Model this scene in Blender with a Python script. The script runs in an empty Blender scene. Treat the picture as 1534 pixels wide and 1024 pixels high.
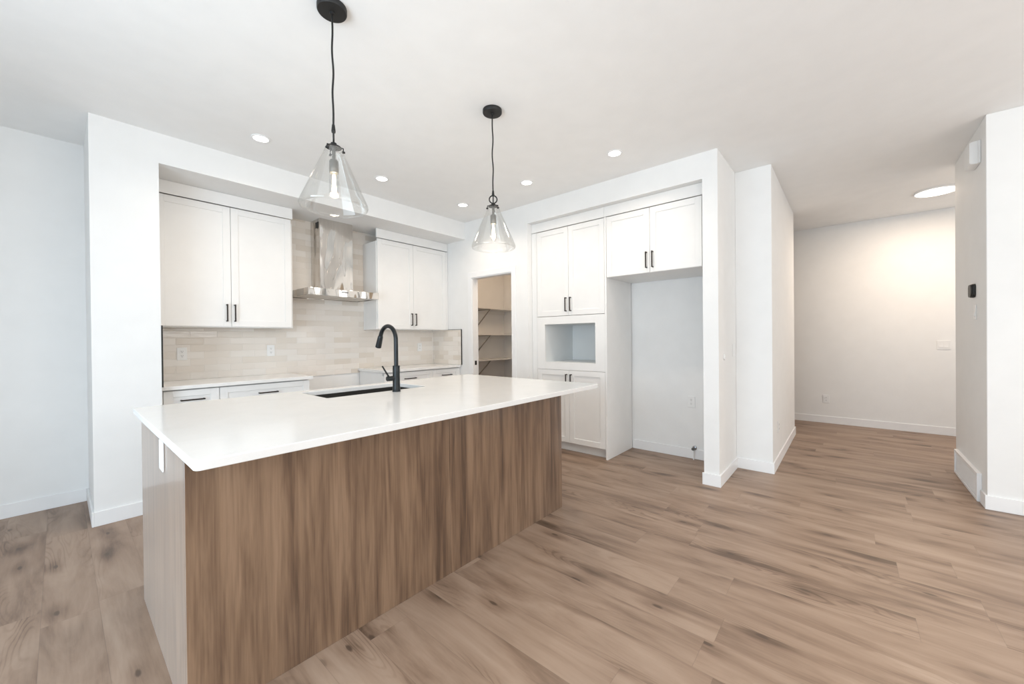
import bpy, bmesh, math, random
from mathutils import Vector, Matrix
random.seed(7)
PI = math.pi
SC = bpy.context.scene
COL = SC.collection

# ------------------------------------------------------------------ camera
W_PX, H_PX = 1534, 1024
F_PX, YAW, PITCH, ROLL, CY_PX, CAM_Z = 584.99, 0.7113, -0.0051, -0.010, 510.34, 1.2629
cam_data = bpy.data.cameras.new('camera')
cam = bpy.data.objects.new('camera', cam_data)
COL.objects.link(cam)
cam_data.sensor_fit = 'HORIZONTAL'
cam_data.sensor_width = 36.0
cam_data.lens = F_PX / W_PX * 36.0
cam_data.shift_y = (CY_PX - H_PX / 2) / W_PX
cam_data.clip_start = 0.05
_c, _s = math.cos(YAW), math.sin(YAW)
_F0, _R0, _U0 = Vector((_c, _s, 0)), Vector((_s, -_c, 0)), Vector((0, 0, 1))
_F = math.cos(PITCH) * _F0 + math.sin(PITCH) * _U0
_U = math.cos(PITCH) * _U0 - math.sin(PITCH) * _F0
_R = math.cos(ROLL) * _R0 + math.sin(ROLL) * _U
_U = math.cos(ROLL) * _U - math.sin(ROLL) * _R0
_m = Matrix.Identity(4)
for i in range(3):
    _m[i][0], _m[i][1], _m[i][2] = _R[i], _U[i], -_F[i]
_m[2][3] = CAM_Z
cam.matrix_world = _m
SC.camera = cam

# ------------------------------------------------------------------ world, view, daylight
SC.view_settings.view_transform = 'Standard'
SC.view_settings.look = 'None'
SC.view_settings.gamma = 1.0
SC.view_settings.use_curve_mapping = False
SC.view_settings.exposure = -0.28
world = bpy.data.worlds.new('world')
SC.world = world
world.use_nodes = True
world.node_tree.nodes['Background'].inputs[0].default_value = (0.85, 0.93, 1.0, 1)
world.node_tree.nodes['Background'].inputs[1].default_value = 1.0


def area(name, loc, rot, sx, sy, power, color):
    L = bpy.data.lights.new(name, 'AREA')
    L.shape = 'RECTANGLE'
    L.size, L.size_y = sx, sy
    L.energy = power
    L.color = color
    o = bpy.data.objects.new(name, L)
    o.location = loc
    o.rotation_euler = rot
    COL.objects.link(o)
    return o


# daylight coming in through the glazing of the room behind the photographer
area('daylight_patio', (-1.66, 1.3, 1.12), (0, -PI / 2 + 0.15, 0), 2.0, 2.1, 115, (0.70, 0.86, 1.0))
area('daylight_west', (-1.66, -1.75, 1.35), (0, -PI / 2 - 0.9, 0), 1.6, 2.2, 66, (0.90, 0.955, 1.0))
area('daylight_south', (1.2, -3.43, 1.98), (PI / 2 + 0.75, 0, 0), 4.2, 1.2, 98, (1.0, 0.985, 0.96))
area('daylight_entry', (6.35, -2.36, 1.5), (PI / 2, 0, 0), 1.3, 1.3, 9, (0.86, 0.93, 1.0))

CEIL = 2.841
# unseen downlights added behind the camera to shade under the island overhang
for _x, _y in ((-0.2, -2.6), (1.3, -2.6), (2.8, -2.6)):
    _L = bpy.data.lights.new('unseen_downlight', 'SPOT')
    _L.energy = 105
    _L.spot_size = math.radians(150)
    _L.spot_blend = 0.8
    _L.color = (1.0, 0.95, 0.89)
    _L.shadow_soft_size = 0.06
    _o = bpy.data.objects.new('unseen_downlight', _L)
    _o.location = (_x, _y, CEIL - 0.02)
    COL.objects.link(_o)


# ------------------------------------------------------------------ node helpers
def new_mat(name):
    m = bpy.data.materials.new(name)
    m.use_nodes = True
    nt = m.node_tree
    return m, nt, nt.nodes['Principled BSDF']


class NB:
    def __init__(self, nt):
        self.nt = nt

    def n(self, t, **kw):
        x = self.nt.nodes.new(t)
        for k, v in kw.items():
            setattr(x, k, v)
        return x

    def link(self, a, b):
        self.nt.links.new(a, b)

    def setin(self, sock, v):
        if hasattr(v, 'is_linked') or isinstance(v, bpy.types.NodeSocket):
            self.link(v, sock)
        else:
            sock.default_value = v

    def math(self, op, a, b=0.0, c=None, clamp=False):
        x = self.n('ShaderNodeMath', operation=op)
        x.use_clamp = clamp
        self.setin(x.inputs[0], a)
        self.setin(x.inputs[1], b)
        if c is not None:
            self.setin(x.inputs[2], c)
        return x.outputs[0]

    def xyz(self, a, b, c):
        x = self.n('ShaderNodeCombineXYZ')
        for i, v in enumerate((a, b, c)):
            self.setin(x.inputs[i], v)
        return x.outputs[0]

    def white(self, vec):
        x = self.n('ShaderNodeTexWhiteNoise', noise_dimensions='3D')
        self.link(vec, x.inputs['Vector'])
        return x.outputs['Value']

    def noise(self, vec, scale=1.0, detail=3.0, rough=0.5, dist=0.0):
        x = self.n('ShaderNodeTexNoise')
        self.link(vec, x.inputs['Vector'])
        x.inputs['Scale'].default_value = scale
        x.inputs['Detail'].default_value = detail
        x.inputs['Roughness'].default_value = rough
        x.inputs['Distortion'].default_value = dist
        return x.outputs[0]

    def ramp(self, fac, stops):
        x = self.n('ShaderNodeValToRGB')
        self.link(fac, x.inputs[0])
        e = x.color_ramp.elements
        while len(e) < len(stops):
            e.new(0.5)
        for el, (p, col) in zip(e, stops):
            el.position = p
            el.color = (*col, 1) if len(col) == 3 else col
        return x.outputs[0]

    def mix(self, fac, a, b, blend='MIX'):
        x = self.n('ShaderNodeMix', data_type='RGBA', blend_type=blend)
        self.setin(x.inputs[0], fac)
        for i, v in ((6, a), (7, b)):
            if isinstance(v, tuple):
                v = (*v, 1) if len(v) == 3 else v
            self.setin(x.inputs[i], v)
        return x.outputs[2]

    def sstep(self, v, a, b):
        x = self.n('ShaderNodeMapRange', interpolation_type='SMOOTHSTEP')
        self.setin(x.inputs[0], v)
        x.inputs[1].default_value, x.inputs[2].default_value = a, b
        return x.outputs[0]

    def bump(self, h, strength, dist, bsdf):
        x = self.n('ShaderNodeBump')
        x.inputs['Strength'].default_value = strength
        x.inputs['Distance'].default_value = dist
        self.link(h, x.inputs['Height'])
        self.link(x.outputs[0], bsdf.inputs['Normal'])


def simple(name, col, rough=0.5, metal=0.0, bump=None, spec=0.5, coat=0.0):
    m, nt, b = new_mat(name)
    g = NB(nt)
    b.inputs['Roughness'].default_value = rough
    b.inputs['Metallic'].default_value = metal
    b.inputs['Specular IOR Level'].default_value = spec
    b.inputs['Coat Weight'].default_value = coat
    tc = g.n('ShaderNodeTexCoord')
    v = g.noise(tc.outputs['Object'], 6.0, 3.0)
    lo = tuple(c * 0.985 for c in col)
    hi = tuple(min(1, c * 1.012) for c in col)
    g.link(g.ramp(v, [(0.3, lo), (0.7, hi)]), b.inputs['Base Color'])
    if bump:
        g.bump(g.noise(tc.outputs['Object'], bump[0], 4.0), bump[1], 0.002, b)
    return m


def emit(name, col, strength):
    m, nt, b = new_mat(name)
    b.inputs['Base Color'].default_value = (0.8, 0.8, 0.8, 1)
    b.inputs['Emission Color'].default_value = (*col, 1)
    b.inputs['Emission Strength'].default_value = strength
    return m


def floor_material():
    m, nt, b = new_mat('vinyl_plank')
    g = NB(nt)
    tc = g.n('ShaderNodeTexCoord')
    sep = g.n('ShaderNodeSeparateXYZ')
    g.link(tc.outputs['Object'], sep.inputs[0])
    PW, PL = 0.182, 1.22
    u = g.math('DIVIDE', g.math('ADD', sep.outputs[0], 0.067), PW)
    row = g.math('FLOOR', u)
    fu = g.math('FRACT', u)
    off = g.math('MULTIPLY', g.white(g.xyz(row, 3.7, 0.0)), 7.0)
    v = g.math('ADD', g.math('DIVIDE', sep.outputs[1], PL), off)
    pl = g.math('FLOOR', v)
    fv = g.math('FRACT', v)
    rid = g.white(g.xyz(row, pl, 1.3))
    rid2 = g.white(g.xyz(row, pl, 8.9))
    gx = g.math('ADD', sep.outputs[0], g.math('MULTIPLY', rid, 17.0))
    gy = g.math('ADD', sep.outputs[1], g.math('MULTIPLY', rid2, 31.0))
    # wide soft streaks, fine grain, cathedral rings, knots
    streak = g.noise(g.xyz(g.math('MULTIPLY', gx, 8.0), g.math('MULTIPLY', gy, 1.3), rid), 1.0, 5.0, 0.58, 0.45)
    fine = g.noise(g.xyz(g.math('MULTIPLY', gx, 95.0), g.math('MULTIPLY', gy, 4.5), 0.0), 1.0, 4.0, 0.65)
    fig = g.noise(g.xyz(g.math('MULTIPLY', gx, 6.5), g.math('MULTIPLY', gy, 1.15), rid2), 1.0, 1.5, 0.4, 0.25)
    rings = g.math('SINE', g.math('MULTIPLY', fig, 150.0))
    rmask = g.sstep(g.noise(g.xyz(g.math('MULTIPLY', gx, 5.0), g.math('MULTIPLY', gy, 0.9), 5.0), 1.0, 1.0), 0.50, 0.68)
    rings = g.math('MULTIPLY', g.math('MULTIPLY', g.sstep(rings, 0.1, 1.0), rmask), 0.10)
    vor = g.n('ShaderNodeTexVoronoi', feature='F1', voronoi_dimensions='2D')
    g.link(g.xyz(g.math('MULTIPLY', gx, 4.6), g.math('MULTIPLY', gy, 1.8), 0.0), vor.inputs['Vector'])
    vor.inputs['Scale'].default_value = 1.0
    vc = g.n('ShaderNodeSeparateColor')
    g.link(vor.outputs['Color'], vc.inputs[0])
    keep = g.sstep(vc.outputs[0], 0.35, 0.6)
    kn = g.math('SUBTRACT', 1.0, g.sstep(g.math('ADD', vor.outputs['Distance'], g.math('MULTIPLY', fine, 0.05)), 0.05, 0.085))
    kn = g.math('MULTIPLY', kn, keep)
    kn2 = g.math('MULTIPLY', g.math('SUBTRACT', 1.0, g.sstep(vor.outputs['Distance'], 0.04, 0.30)), keep)
    t = g.math('ADD', g.math('MULTIPLY', streak, 0.92), g.math('MULTIPLY', fine, 0.17))
    t = g.math('ADD', t, g.math('MULTIPLY', rid, 0.07))
    t = g.math('SUBTRACT', t, rings)
    t = g.math('SUBTRACT', t, g.math('MULTIPLY', kn2, 0.17))
    col = g.ramp(t, [(0.34, (0.120, 0.073, 0.046)), (0.45, (0.205, 0.132, 0.089)), (0.54, (0.275, 0.184, 0.127)),
                     (0.64, (0.330, 0.229, 0.163)), (0.78, (0.385, 0.277, 0.203))])
    col = g.mix(g.math('MULTIPLY', kn, 0.88), col, (0.085, 0.052, 0.034))
    du = g.math('MULTIPLY', g.math('MINIMUM', fu, g.math('SUBTRACT', 1.0, fu)), PW)
    dv = g.math('MULTIPLY', g.math('MINIMUM', fv, g.math('SUBTRACT', 1.0, fv)), PL)
    dmin = g.math('MINIMUM', du, dv)
    seam = g.math('SUBTRACT', 1.0, g.sstep(dmin, 0.0004, 0.0018))
    col = g.mix(g.math('MULTIPLY', seam, 0.28), col, (0.12, 0.085, 0.065))
    g.link(col, b.inputs['Base Color'])
    g.link(g.math('ADD', 0.36, g.math('MULTIPLY', fine, 0.12)), b.inputs['Roughness'])
    b.inputs['Specular IOR Level'].default_value = 0.5
    h = g.math('SUBTRACT', g.math('MULTIPLY', fine, 0.25), seam)
    g.bump(h, 0.12, 0.002, b)
    return m


def laminate_material(axis):
    # vertical-grain walnut-look laminate; axis = the horizontal axis of the panel
    m, nt, b = new_mat('walnut_laminate_' + axis)
    g = NB(nt)
    tc = g.n('ShaderNodeTexCoord')
    geo = g.n('ShaderNodeNewGeometry')
    sep = g.n('ShaderNodeSeparateXYZ')
    g.link(geo.outputs['Position'], sep.inputs[0])
    h = sep.outputs['XYZ'.index(axis)]
    z = sep.outputs[2]
    oi = g.n('ShaderNodeObjectInfo')
    s = g.math('MULTIPLY', oi.outputs['Random'], 13.0)
    broad = g.noise(g.xyz(g.math('MULTIPLY', h, 9.0), g.math('MULTIPLY', z, 0.8), s), 1.0, 4.0, 0.55, 0.5)
    mid = g.noise(g.xyz(g.math('MULTIPLY', h, 30.0), g.math('MULTIPLY', z, 1.6), s), 1.0, 4.0, 0.6, 0.4)
    fine = g.noise(g.xyz(g.math('MULTIPLY', h, 170.0), g.math('MULTIPLY', z, 4.0), s), 1.0, 3.0, 0.6)
    t = g.math('ADD', g.math('MULTIPLY', broad, 0.45), g.math('MULTIPLY', mid, 0.42))
    t = g.math('ADD', t, g.math('MULTIPLY', fine, 0.16))
    col = g.ramp(t, [(0.39, (0.074, 0.039, 0.021)), (0.47, (0.143, 0.082, 0.047)), (0.53, (0.201, 0.122, 0.072)),
                     (0.60, (0.260, 0.164, 0.101)), (0.70, (0.318, 0.208, 0.132))])
    g.link(col, b.inputs['Base Color'])
    b.inputs['Roughness'].default_value = 0.34
    b.inputs['Coat Weight'].default_value = 0.8
    b.inputs['Sheen Weight'].default_value = 0.55
    b.inputs['Sheen Roughness'].default_value = 0.35
    b.inputs['Coat Roughness'].default_value = 0.16
    return m


def tile_material(axis):
    m, nt, b = new_mat('glazed_tile_' + axis)
    g = NB(nt)
    geo = g.n('ShaderNodeNewGeometry')
    sep = g.n('ShaderNodeSeparateXYZ')
    g.link(geo.outputs['Position'], sep.inputs[0])
    TW, TH = 0.206, 0.0645
    vz = g.math('DIVIDE', g.math('SUBTRACT', sep.outputs[2], 0.915), TH)
    row = g.math('FLOOR', vz)
    fz = g.math('FRACT', vz)
    sh = g.math('MULTIPLY', g.math('MODULO', g.math('ADD', row, 40.0), 2.0), 0.5)
    uu = g.math('ADD', g.math('DIVIDE', g.math('ADD', sep.outputs['XYZ'.index(axis)], 0.03), TW), sh)
    cl = g.math('FLOOR', uu)
    fu = g.math('FRACT', uu)
    rid = g.white(g.xyz(row, cl, 2.2))
    rid2 = g.white(g.xyz(row, cl, 6.1))
    du = g.math('MULTIPLY', g.math('MINIMUM', fu, g.math('SUBTRACT', 1.0, fu)), TW)
    dz = g.math('MULTIPLY', g.math('MINIMUM', fz, g.math('SUBTRACT', 1.0, fz)), TH)
    d = g.math('MINIMUM', du, dz)
    grout = g.math('SUBTRACT', 1.0, g.sstep(d, 0.0008, 0.0018))
    col = g.ramp(rid, [(0.0, (0.70, 0.63, 0.55)), (0.25, (0.77, 0.71, 0.64)), (0.7, (0.81, 0.755, 0.695)), (1.0, (0.84, 0.80, 0.75))])
    cloud = g.noise(g.xyz(g.math('MULTIPLY', sep.outputs['XYZ'.index(axis)], 9.0), g.math('MULTIPLY', sep.outputs[2], 22.0), rid), 1.0, 3.0)
    col = g.mix(g.math('MULTIPLY', cloud, 0.22), col, (0.82, 0.77, 0.71))
    col = g.mix(g.math('MULTIPLY', grout, 0.55), col, (0.74, 0.71, 0.67))
    g.link(col, b.inputs['Base Color'])
    g.link(g.math('ADD', 0.10, g.math('MULTIPLY', grout, 0.6)), b.inputs['Roughness'])
    tilt = g.math('MULTIPLY', g.math('MULTIPLY', g.math('SUBTRACT', rid2, 0.5), fz), 0.8)
    wav = g.noise(g.xyz(g.math('MULTIPLY', sep.outputs['XYZ'.index(axis)], 14.0), g.math('MULTIPLY', sep.outputs[2], 30.0), rid2), 1.0, 2.0)
    h = g.math('ADD', g.sstep(d, 0.0005, 0.006), g.math('ADD', tilt, g.math('MULTIPLY', wav, 1.1)))
    g.bump(h, 0.5, 0.0022, b)
    return m


def quartz_material():
    m, nt, b = new_mat('white_quartz')
    g = NB(nt)
    tc = g.n('ShaderNodeTexCoord')
    v = g.noise(tc.outputs['Object'], 3.0, 6.0, 0.6, 1.2)
    sp = g.noise(tc.outputs['Object'], 240.0, 2.0)
    t = g.math('ADD', g.math('MULTIPLY', v, 0.7), g.math('MULTIPLY', sp, 0.3))
    g.link(g.ramp(t, [(0.3, (0.78, 0.778, 0.765)), (0.5, (0.815, 0.812, 0.80)), (0.7, (0.84, 0.837, 0.825))]), b.inputs['Base Color'])
    b.inputs['Roughness'].default_value = 0.16
    return m


def steel_material():
    m, nt, b = new_mat('brushed_steel')
    g = NB(nt)
    geo = g.n('ShaderNodeNewGeometry')
    sep = g.n('ShaderNodeSeparateXYZ')
    g.link(geo.outputs['Position'], sep.inputs[0])
    br = g.noise(g.xyz(g.math('MULTIPLY', sep.outputs[0], 500.0), g.math('MULTIPLY', sep.outputs[1], 500.0), g.math('MULTIPLY', sep.outputs[2], 4.0)), 1.0, 2.0)
    g.link(g.ramp(br, [(0.3, (0.62, 0.59, 0.56)), (0.7, (0.72, 0.69, 0.65))]), b.inputs['Base Color'])
    b.inputs['Metallic'].default_value = 1.0
    b.inputs['Roughness'].default_value = 0.10
    wav = g.noise(g.xyz(g.math('MULTIPLY', sep.outputs[0], 5.0), g.math('MULTIPLY', sep.outputs[1], 5.0), g.math('MULTIPLY', sep.outputs[2], 1.5)), 1.0, 1.0)
    g.bump(wav, 1.0, 0.11, b)
    return m


def glass_material():
    m, nt, b = new_mat('clear_glass')
    g = NB(nt)
    nt.nodes.remove(b)
    out = nt.nodes['Material Output']
    tr = g.n('ShaderNodeBsdfTransparent')
    gl = g.n('ShaderNodeBsdfGlossy')
    gl.inputs['Roughness'].default_value = 0.02
    lw = g.n('ShaderNodeLayerWeight')
    lw.inputs['Blend'].default_value = 0.42
    tc = g.n('ShaderNodeTexCoord')
    nz = g.noise(tc.outputs['Object'], 8.0, 2.0)
    edge = g.math('POWER', lw.outputs['Facing'], 2.2)
    g.link(g.ramp(edge, [(0.0, (0.985, 0.985, 0.98)), (0.6, (0.975, 0.975, 0.97)), (1.0, (0.70, 0.70, 0.70))]), tr.inputs['Color'])
    mx = g.n('ShaderNodeMixShader')
    g.link(g.math('MULTIPLY', g.math('ADD', lw.outputs['Fresnel'], g.math('MULTIPLY', nz, 0.01)), 0.30, clamp=True), mx.inputs[0])
    g.link(tr.outputs[0], mx.inputs[1])
    g.link(gl.outputs[0], mx.inputs[2])
    g.link(mx.outputs[0], out.inputs[0])
    return m


M = dict(
    wall=simple('wall_paint', (0.84, 0.84, 0.83), 0.75, bump=(260, 0.08)),
    ceiling=simple('ceiling_paint', (0.90, 0.90, 0.89), 0.95, bump=(120, 0.15)),
    pantry=simple('pantry_paint', (0.90, 0.88, 0.85), 0.8),
    trim=simple('white_trim_paint', (0.86, 0.86, 0.86), 0.45),
    cab=simple('white_cabinet_paint', (0.84, 0.835, 0.82), 0.38),
    cabin=simple('cabinet_interior', (0.80, 0.82, 0.82), 0.45),
    plastic=simple('white_plastic', (0.84, 0.84, 0.83), 0.35),
    slot=simple('dark_slot', (0.04, 0.04, 0.04), 0.6),
    black=simple('matte_black_metal', (0.018, 0.018, 0.018), 0.42, 0.3),
    faucet=simple('satin_black_metal', (0.012, 0.015, 0.017), 0.30, 0.4),
    grey=simple('aged_grey_metal', (0.13, 0.13, 0.12), 0.4, 0.6),
    bronze=simple('dark_bronze_pull', (0.035, 0.028, 0.024), 0.35, 0.7),
    sink=simple('black_composite', (0.02, 0.018, 0.015), 0.45),
    chrome=simple('dull_chrome', (0.35, 0.36, 0.38), 0.25, 1.0),
    shelf=simple('shelf_paint', (0.86, 0.83, 0.79), 0.5),
    bracket=simple('shelf_bracket_metal', (0.42, 0.38, 0.33), 0.5),
    steel=steel_material(), quartz=quartz_material(), glass=glass_material(),
    floor=floor_material(), woodX=laminate_material('X'), woodY=laminate_material('Y'),
    tileX=tile_material('X'), tileY=tile_material('Y'),
    filt=simple('filter_mesh', (0.62, 0.58, 0.53), 0.35, 0.8, bump=(300, 0.4)),
    lens=emit('lamp_lens', (1.0, 0.96, 0.90), 9.0),
    halldisc=emit('hall_lamp_lens', (1.0, 0.93, 0.84), 6.0),
    filament=emit('filament', (1.0, 0.80, 0.52), 55.0),
)


# ------------------------------------------------------------------ mesh builder
class MB:
    def __init__(self):
        self.bm = bmesh.new()

    def box(self, x0, x1, y0, y1, z0, z1):
        vs = [self.bm.verts.new((x, y, z)) for z in (z0, z1) for y in (y0, y1) for x in (x0, x1)]
        for f in ((0, 2, 3, 1), (4, 5, 7, 6), (0, 1, 5, 4), (2, 6, 7, 3), (0, 4, 6, 2), (1, 3, 7, 5)):
            self.bm.faces.new([vs[i] for i in f])
        return self

    def prism(self, pts, z0, z1):
        a = [self.bm.verts.new((x, y, z0)) for x, y in pts]
        b = [self.bm.verts.new((x, y, z1)) for x, y in pts]
        n = len(pts)
        self.bm.faces.new(list(reversed(a)))
        self.bm.faces.new(b)
        for i in range(n):
            self.bm.faces.new((a[i], a[(i + 1) % n], b[(i + 1) % n], b[i]))
        return self

    def lathe(self, prof, c=(0, 0, 0), seg=32, axis='z', close=False):
        # prof: (radius, height) list along the axis; open profile, poles where r == 0
        def put(r, h, a):
            x, y = r * math.cos(a), r * math.sin(a)
            p = {'z': (x, y, h), 'x': (h, x, y), 'y': (y, h, x)}[axis]
            return self.bm.verts.new((p[0] + c[0], p[1] + c[1], p[2] + c[2]))
        rings = []
        for r, h in prof:
            if r < 1e-7:
                rings.append([put(0, h, 0)])
            else:
                rings.append([put(r, h, 2 * PI * k / seg) for k in range(seg)])
        pairs = list(zip(rings[:-1], rings[1:]))
        if close:
            pairs.append((rings[-1], rings[0]))
        for a, b in pairs:
            for k in range(seg):
                k2 = (k + 1) % seg
                if len(a) == 1 and len(b) == 1:
                    continue
                if len(a) == 1:
                    self.bm.faces.new((a[0], b[k2], b[k]))
                elif len(b) == 1:
                    self.bm.faces.new((a[k], a[k2], b[0]))
                else:
                    self.bm.faces.new((a[k], a[k2], b[k2], b[k]))
        return self

    def cyl(self, r, h0, h1, c=(0, 0, 0), seg=24, axis='z', bev=0.0):
        if bev:
            return self.lathe([(0, h0), (r - bev, h0), (r, h0 + bev), (r, h1 - bev), (r - bev, h1), (0, h1)], c, seg, axis)
        return self.lathe([(0, h0), (r, h0), (r, h1), (0, h1)], c, seg, axis)

    def tube(self, pts, r, seg=12, closed=False):
        P = [Vector(p) for p in pts]
        n = len(P)
        rad = r if isinstance(r, (list, tuple)) else [r] * n
        rings = []
        up = None
        for i in range(n):
            if closed:
                t = (P[(i + 1) % n] - P[i - 1]).normalized()
            else:
                t = (P[min(i + 1, n - 1)] - P[max(i - 1, 0)]).normalized()
            if up is None:
                up = Vector((0, 0, 1)) if abs(t.z) < 0.9 else Vector((1, 0, 0))
            side = t.cross(up).normalized()
            up = side.cross(t).normalized()
            rings.append([self.bm.verts.new(P[i] + rad[i] * (math.cos(2 * PI * k / seg) * side + math.sin(2 * PI * k / seg) * up)) for k in range(seg)])
        pr = list(zip(rings[:-1], rings[1:]))
        if closed:
            pr.append((rings[-1], rings[0]))
        for a, b in pr:
            for k in range(seg):
                self.bm.faces.new((a[k], a[(k + 1) % seg], b[(k + 1) % seg], b[k]))
        if not closed:
            self.bm.faces.new(list(reversed(rings[0])))
            self.bm.faces.new(rings[-1])
        return self

    def build(self, name, mat, parent=None, bevel=0.0, smooth=False, seg=2):
        bmesh.ops.recalc_face_normals(self.bm, faces=self.bm.faces)
        me = bpy.data.meshes.new(name)
        if parent is not None:
            off = Vector((0, 0, 0))
            p = parent
            while p is not None:
                off += Vector(p.location)
                p = p.parent
            bmesh.ops.translate(self.bm, verts=self.bm.verts, vec=-off)
        self.bm.to_mesh(me)
        self.bm.free()
        me.materials.append(M[mat])
        o = bpy.data.objects.new(name, me)
        COL.objects.link(o)
        o.parent = parent
        if smooth:
            me.polygons.foreach_set('use_smooth', [True] * len(me.polygons))
            try:
                me.set_sharp_from_angle(angle=math.radians(38))
            except Exception:
                pass
        if bevel:
            b = o.modifiers.new('bevel', 'BEVEL')
            b.width = bevel
            b.segments = seg
            b.limit_method = 'ANGLE'
            b.angle_limit = math.radians(40)
        return o


def thing(name, label, cat, loc=(0, 0, 0), group=None):
    o = bpy.data.objects.new(name, None)
    o.empty_display_size = 0.1
    o.location = loc
    COL.objects.link(o)
    return tag(o, label, cat, group)


def tag(o, label, cat, group=None):
    o['label'] = label
    o['category'] = cat
    if group:
        o['group'] = group
    return o


def struct(name, mb, mat, bevel=0.0):
    o = mb.build(name, mat, None, bevel)
    o['kind'] = 'structure'
    return o


def copy_tree(o, parent=None):
    c = o.copy()
    COL.objects.link(c)
    c.parent = parent
    for ch in list(o.children):
        copy_tree(ch, c)
    return c


def rrect(x0, x1, y0, y1, r, n=6):
    pts = []
    for cx, cy, a0 in ((x1 - r, y1 - r, 0), (x0 + r, y1 - r, PI / 2), (x0 + r, y0 + r, PI), (x1 - r, y0 + r, 1.5 * PI)):
        for k in range(n + 1):
            a = a0 + PI / 2 * k / n
            pts.append((cx + r * math.cos(a), cy + r * math.sin(a)))
    return pts


# ------------------------------------------------------------------ room shell
XP, YW, YT, SOF = 3.61, 3.935, 4.639, 2.615     # pantry wall, header face, tile wall, soffit height
struct('floor', MB().box(-1.82, 7.5, -3.7, 4.9, -0.1, 0.0), 'floor')
struct('ceiling', MB().box(-1.82, 7.5, -3.7, 4.9, CEIL, CEIL + 0.1), 'ceiling')
struct('wall_north', MB().box(-1.82, 5.28, YT, YT + 0.12, 0, CEIL), 'wall')
struct('wall_kitchen_return', MB().box(0.146, 0.505, YW, YT, 0, CEIL), 'wall')
struct('wall_kitchen_header', MB().box(0.505, XP, YW, YT, SOF, CEIL), 'wall')
# pantry wall with its door opening
DY0, DY1, DZ = 3.10, 3.815, 2.085
pw = MB().box(XP, XP + 0.1, 2.855, DY0, 0, CEIL)
pw.box(XP, XP + 0.1, DY1, YT, 0, CEIL)
pw.box(XP, XP + 0.1, DY0, DY1, DZ, CEIL)
struct('wall_pantry_front', pw, 'wall')
struct('wall_pantry_side', MB().box(XP + 0.1, 5.28, 2.855, 2.955, 0, CEIL), 'pantry')
struct('wall_pantry_end', MB().box(5.16, 5.28, 2.955, YT, 0, CEIL), 'pantry')
struct('wall_pantry_back', MB().box(XP + 0.1, 5.16, YT - 0.008, YT, 0, CEIL), 'pantry')
struct('wall_alcove_header', MB().box(XP, 4.30, 0.945, 2.855, SOF + 0.002, CEIL), 'wall')
struct('wall_alcove_back', MB().box(4.30, 4.42, 0.945, 2.855, 0, CEIL), 'wall')
struct('wall_pier', MB().box(XP, 4.42, 0.825, 0.945, 0, CEIL), 'wall')
struct('wall_hall_corner', MB().prism([(4.272, 0.53), (6.18, 0.53), (6.18, 3.0), (5.9, 3.0), (5.9, 0.825), (4.272, 0.825)], 0, CEIL), 'wall', 0.004)
struct('wall_hall_end', MB().box(7.257, 7.38, -3.6, 3.1, 0, CEIL), 'wall')
struct('wall_hall_north', MB().box(5.9, 7.257, 3.0, 3.1, 0, CEIL), 'wall')
struct('wall_right', MB().box(4.37, 5.45, -3.6, -0.755, 0, CEIL), 'wall', 0.004)
hs_ = MB().box(5.45, 5.7, -2.5, -2.4, 0, CEIL)
hs_.box(7.0, 7.257, -2.5, -2.4, 0, CEIL)
hs_.box(5.7, 7.0, -2.5, -2.4, 0, 0.85)
hs_.box(5.7, 7.0, -2.5, -2.4, 2.15, CEIL)
struct('wall_hall_south', hs_, 'wall')


def wall_with_openings(name, fixed0, fixed1, axis, a0, a1, holes):
    mb = MB()

    def bx(u0, u1, z0, z1):
        if axis == 'y':
            mb.box(fixed0, fixed1, u0, u1, z0, z1)
        else:
            mb.box(u0, u1, fixed0, fixed1, z0, z1)
    cur = a0
    for u0, u1, z0, z1 in holes:
        bx(cur, u0, 0, CEIL)
        if z0 > 0:
            bx(u0, u1, 0, z0)
        bx(u0, u1, z1, CEIL)
        cur = u1
    bx(cur, a1, 0, CEIL)
    return struct(name, mb, 'wall')


wall_with_openings('wall_west', -1.82, -1.70, 'y', -3.6, YT, [(-2.9, -0.6, 0.5, 2.2), (0.2, 2.4, 0.08, 2.16)])
wall_with_openings('wall_south', -3.6, -3.48, 'x', -1.82, 4.37, [(-1.0, 3.4, 1.32, 2.64)])


def window_frame(name, axis, pos, u0, u1, z0, z1, mull):
    mb = MB()

    def bx(a, b, c, d):
        if axis == 'y':
            mb.box(pos - 0.03, pos + 0.03, a, b, c, d)
        else:
            mb.box(a, b, pos - 0.03, pos + 0.03, c, d)
    w = 0.05
    bx(u0, u1, z0, z0 + w)
    bx(u0, u1, z1 - w, z1)
    for k in range(mull + 2):
        u = u0 + (u1 - u0 - w) * k / (mull + 1)
        bx(u, u + w, z0 + w, z1 - w)
    struct(name, mb, 'trim')


window_frame('window_1', 'y', -1.76, 0.2, 2.4, 0.08, 2.16, 1)
window_frame('window_2', 'y', -1.76, -2.9, -0.6, 0.5, 2.2, 1)
window_frame('window_3', 'x', -3.54, -1.0, 3.4, 1.32, 2.64, 2)

window_frame('window_4', 'x', -2.45, 5.7, 7.0, 0.85, 2.15, 1)

# baseboards
BH, BT = 0.10, 0.012


def bb(name, x0, x1, y0, y1):
    struct('baseboard_' + name, MB().box(x0, x1, y0, y1, 0, BH), 'trim', 0.002)


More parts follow.
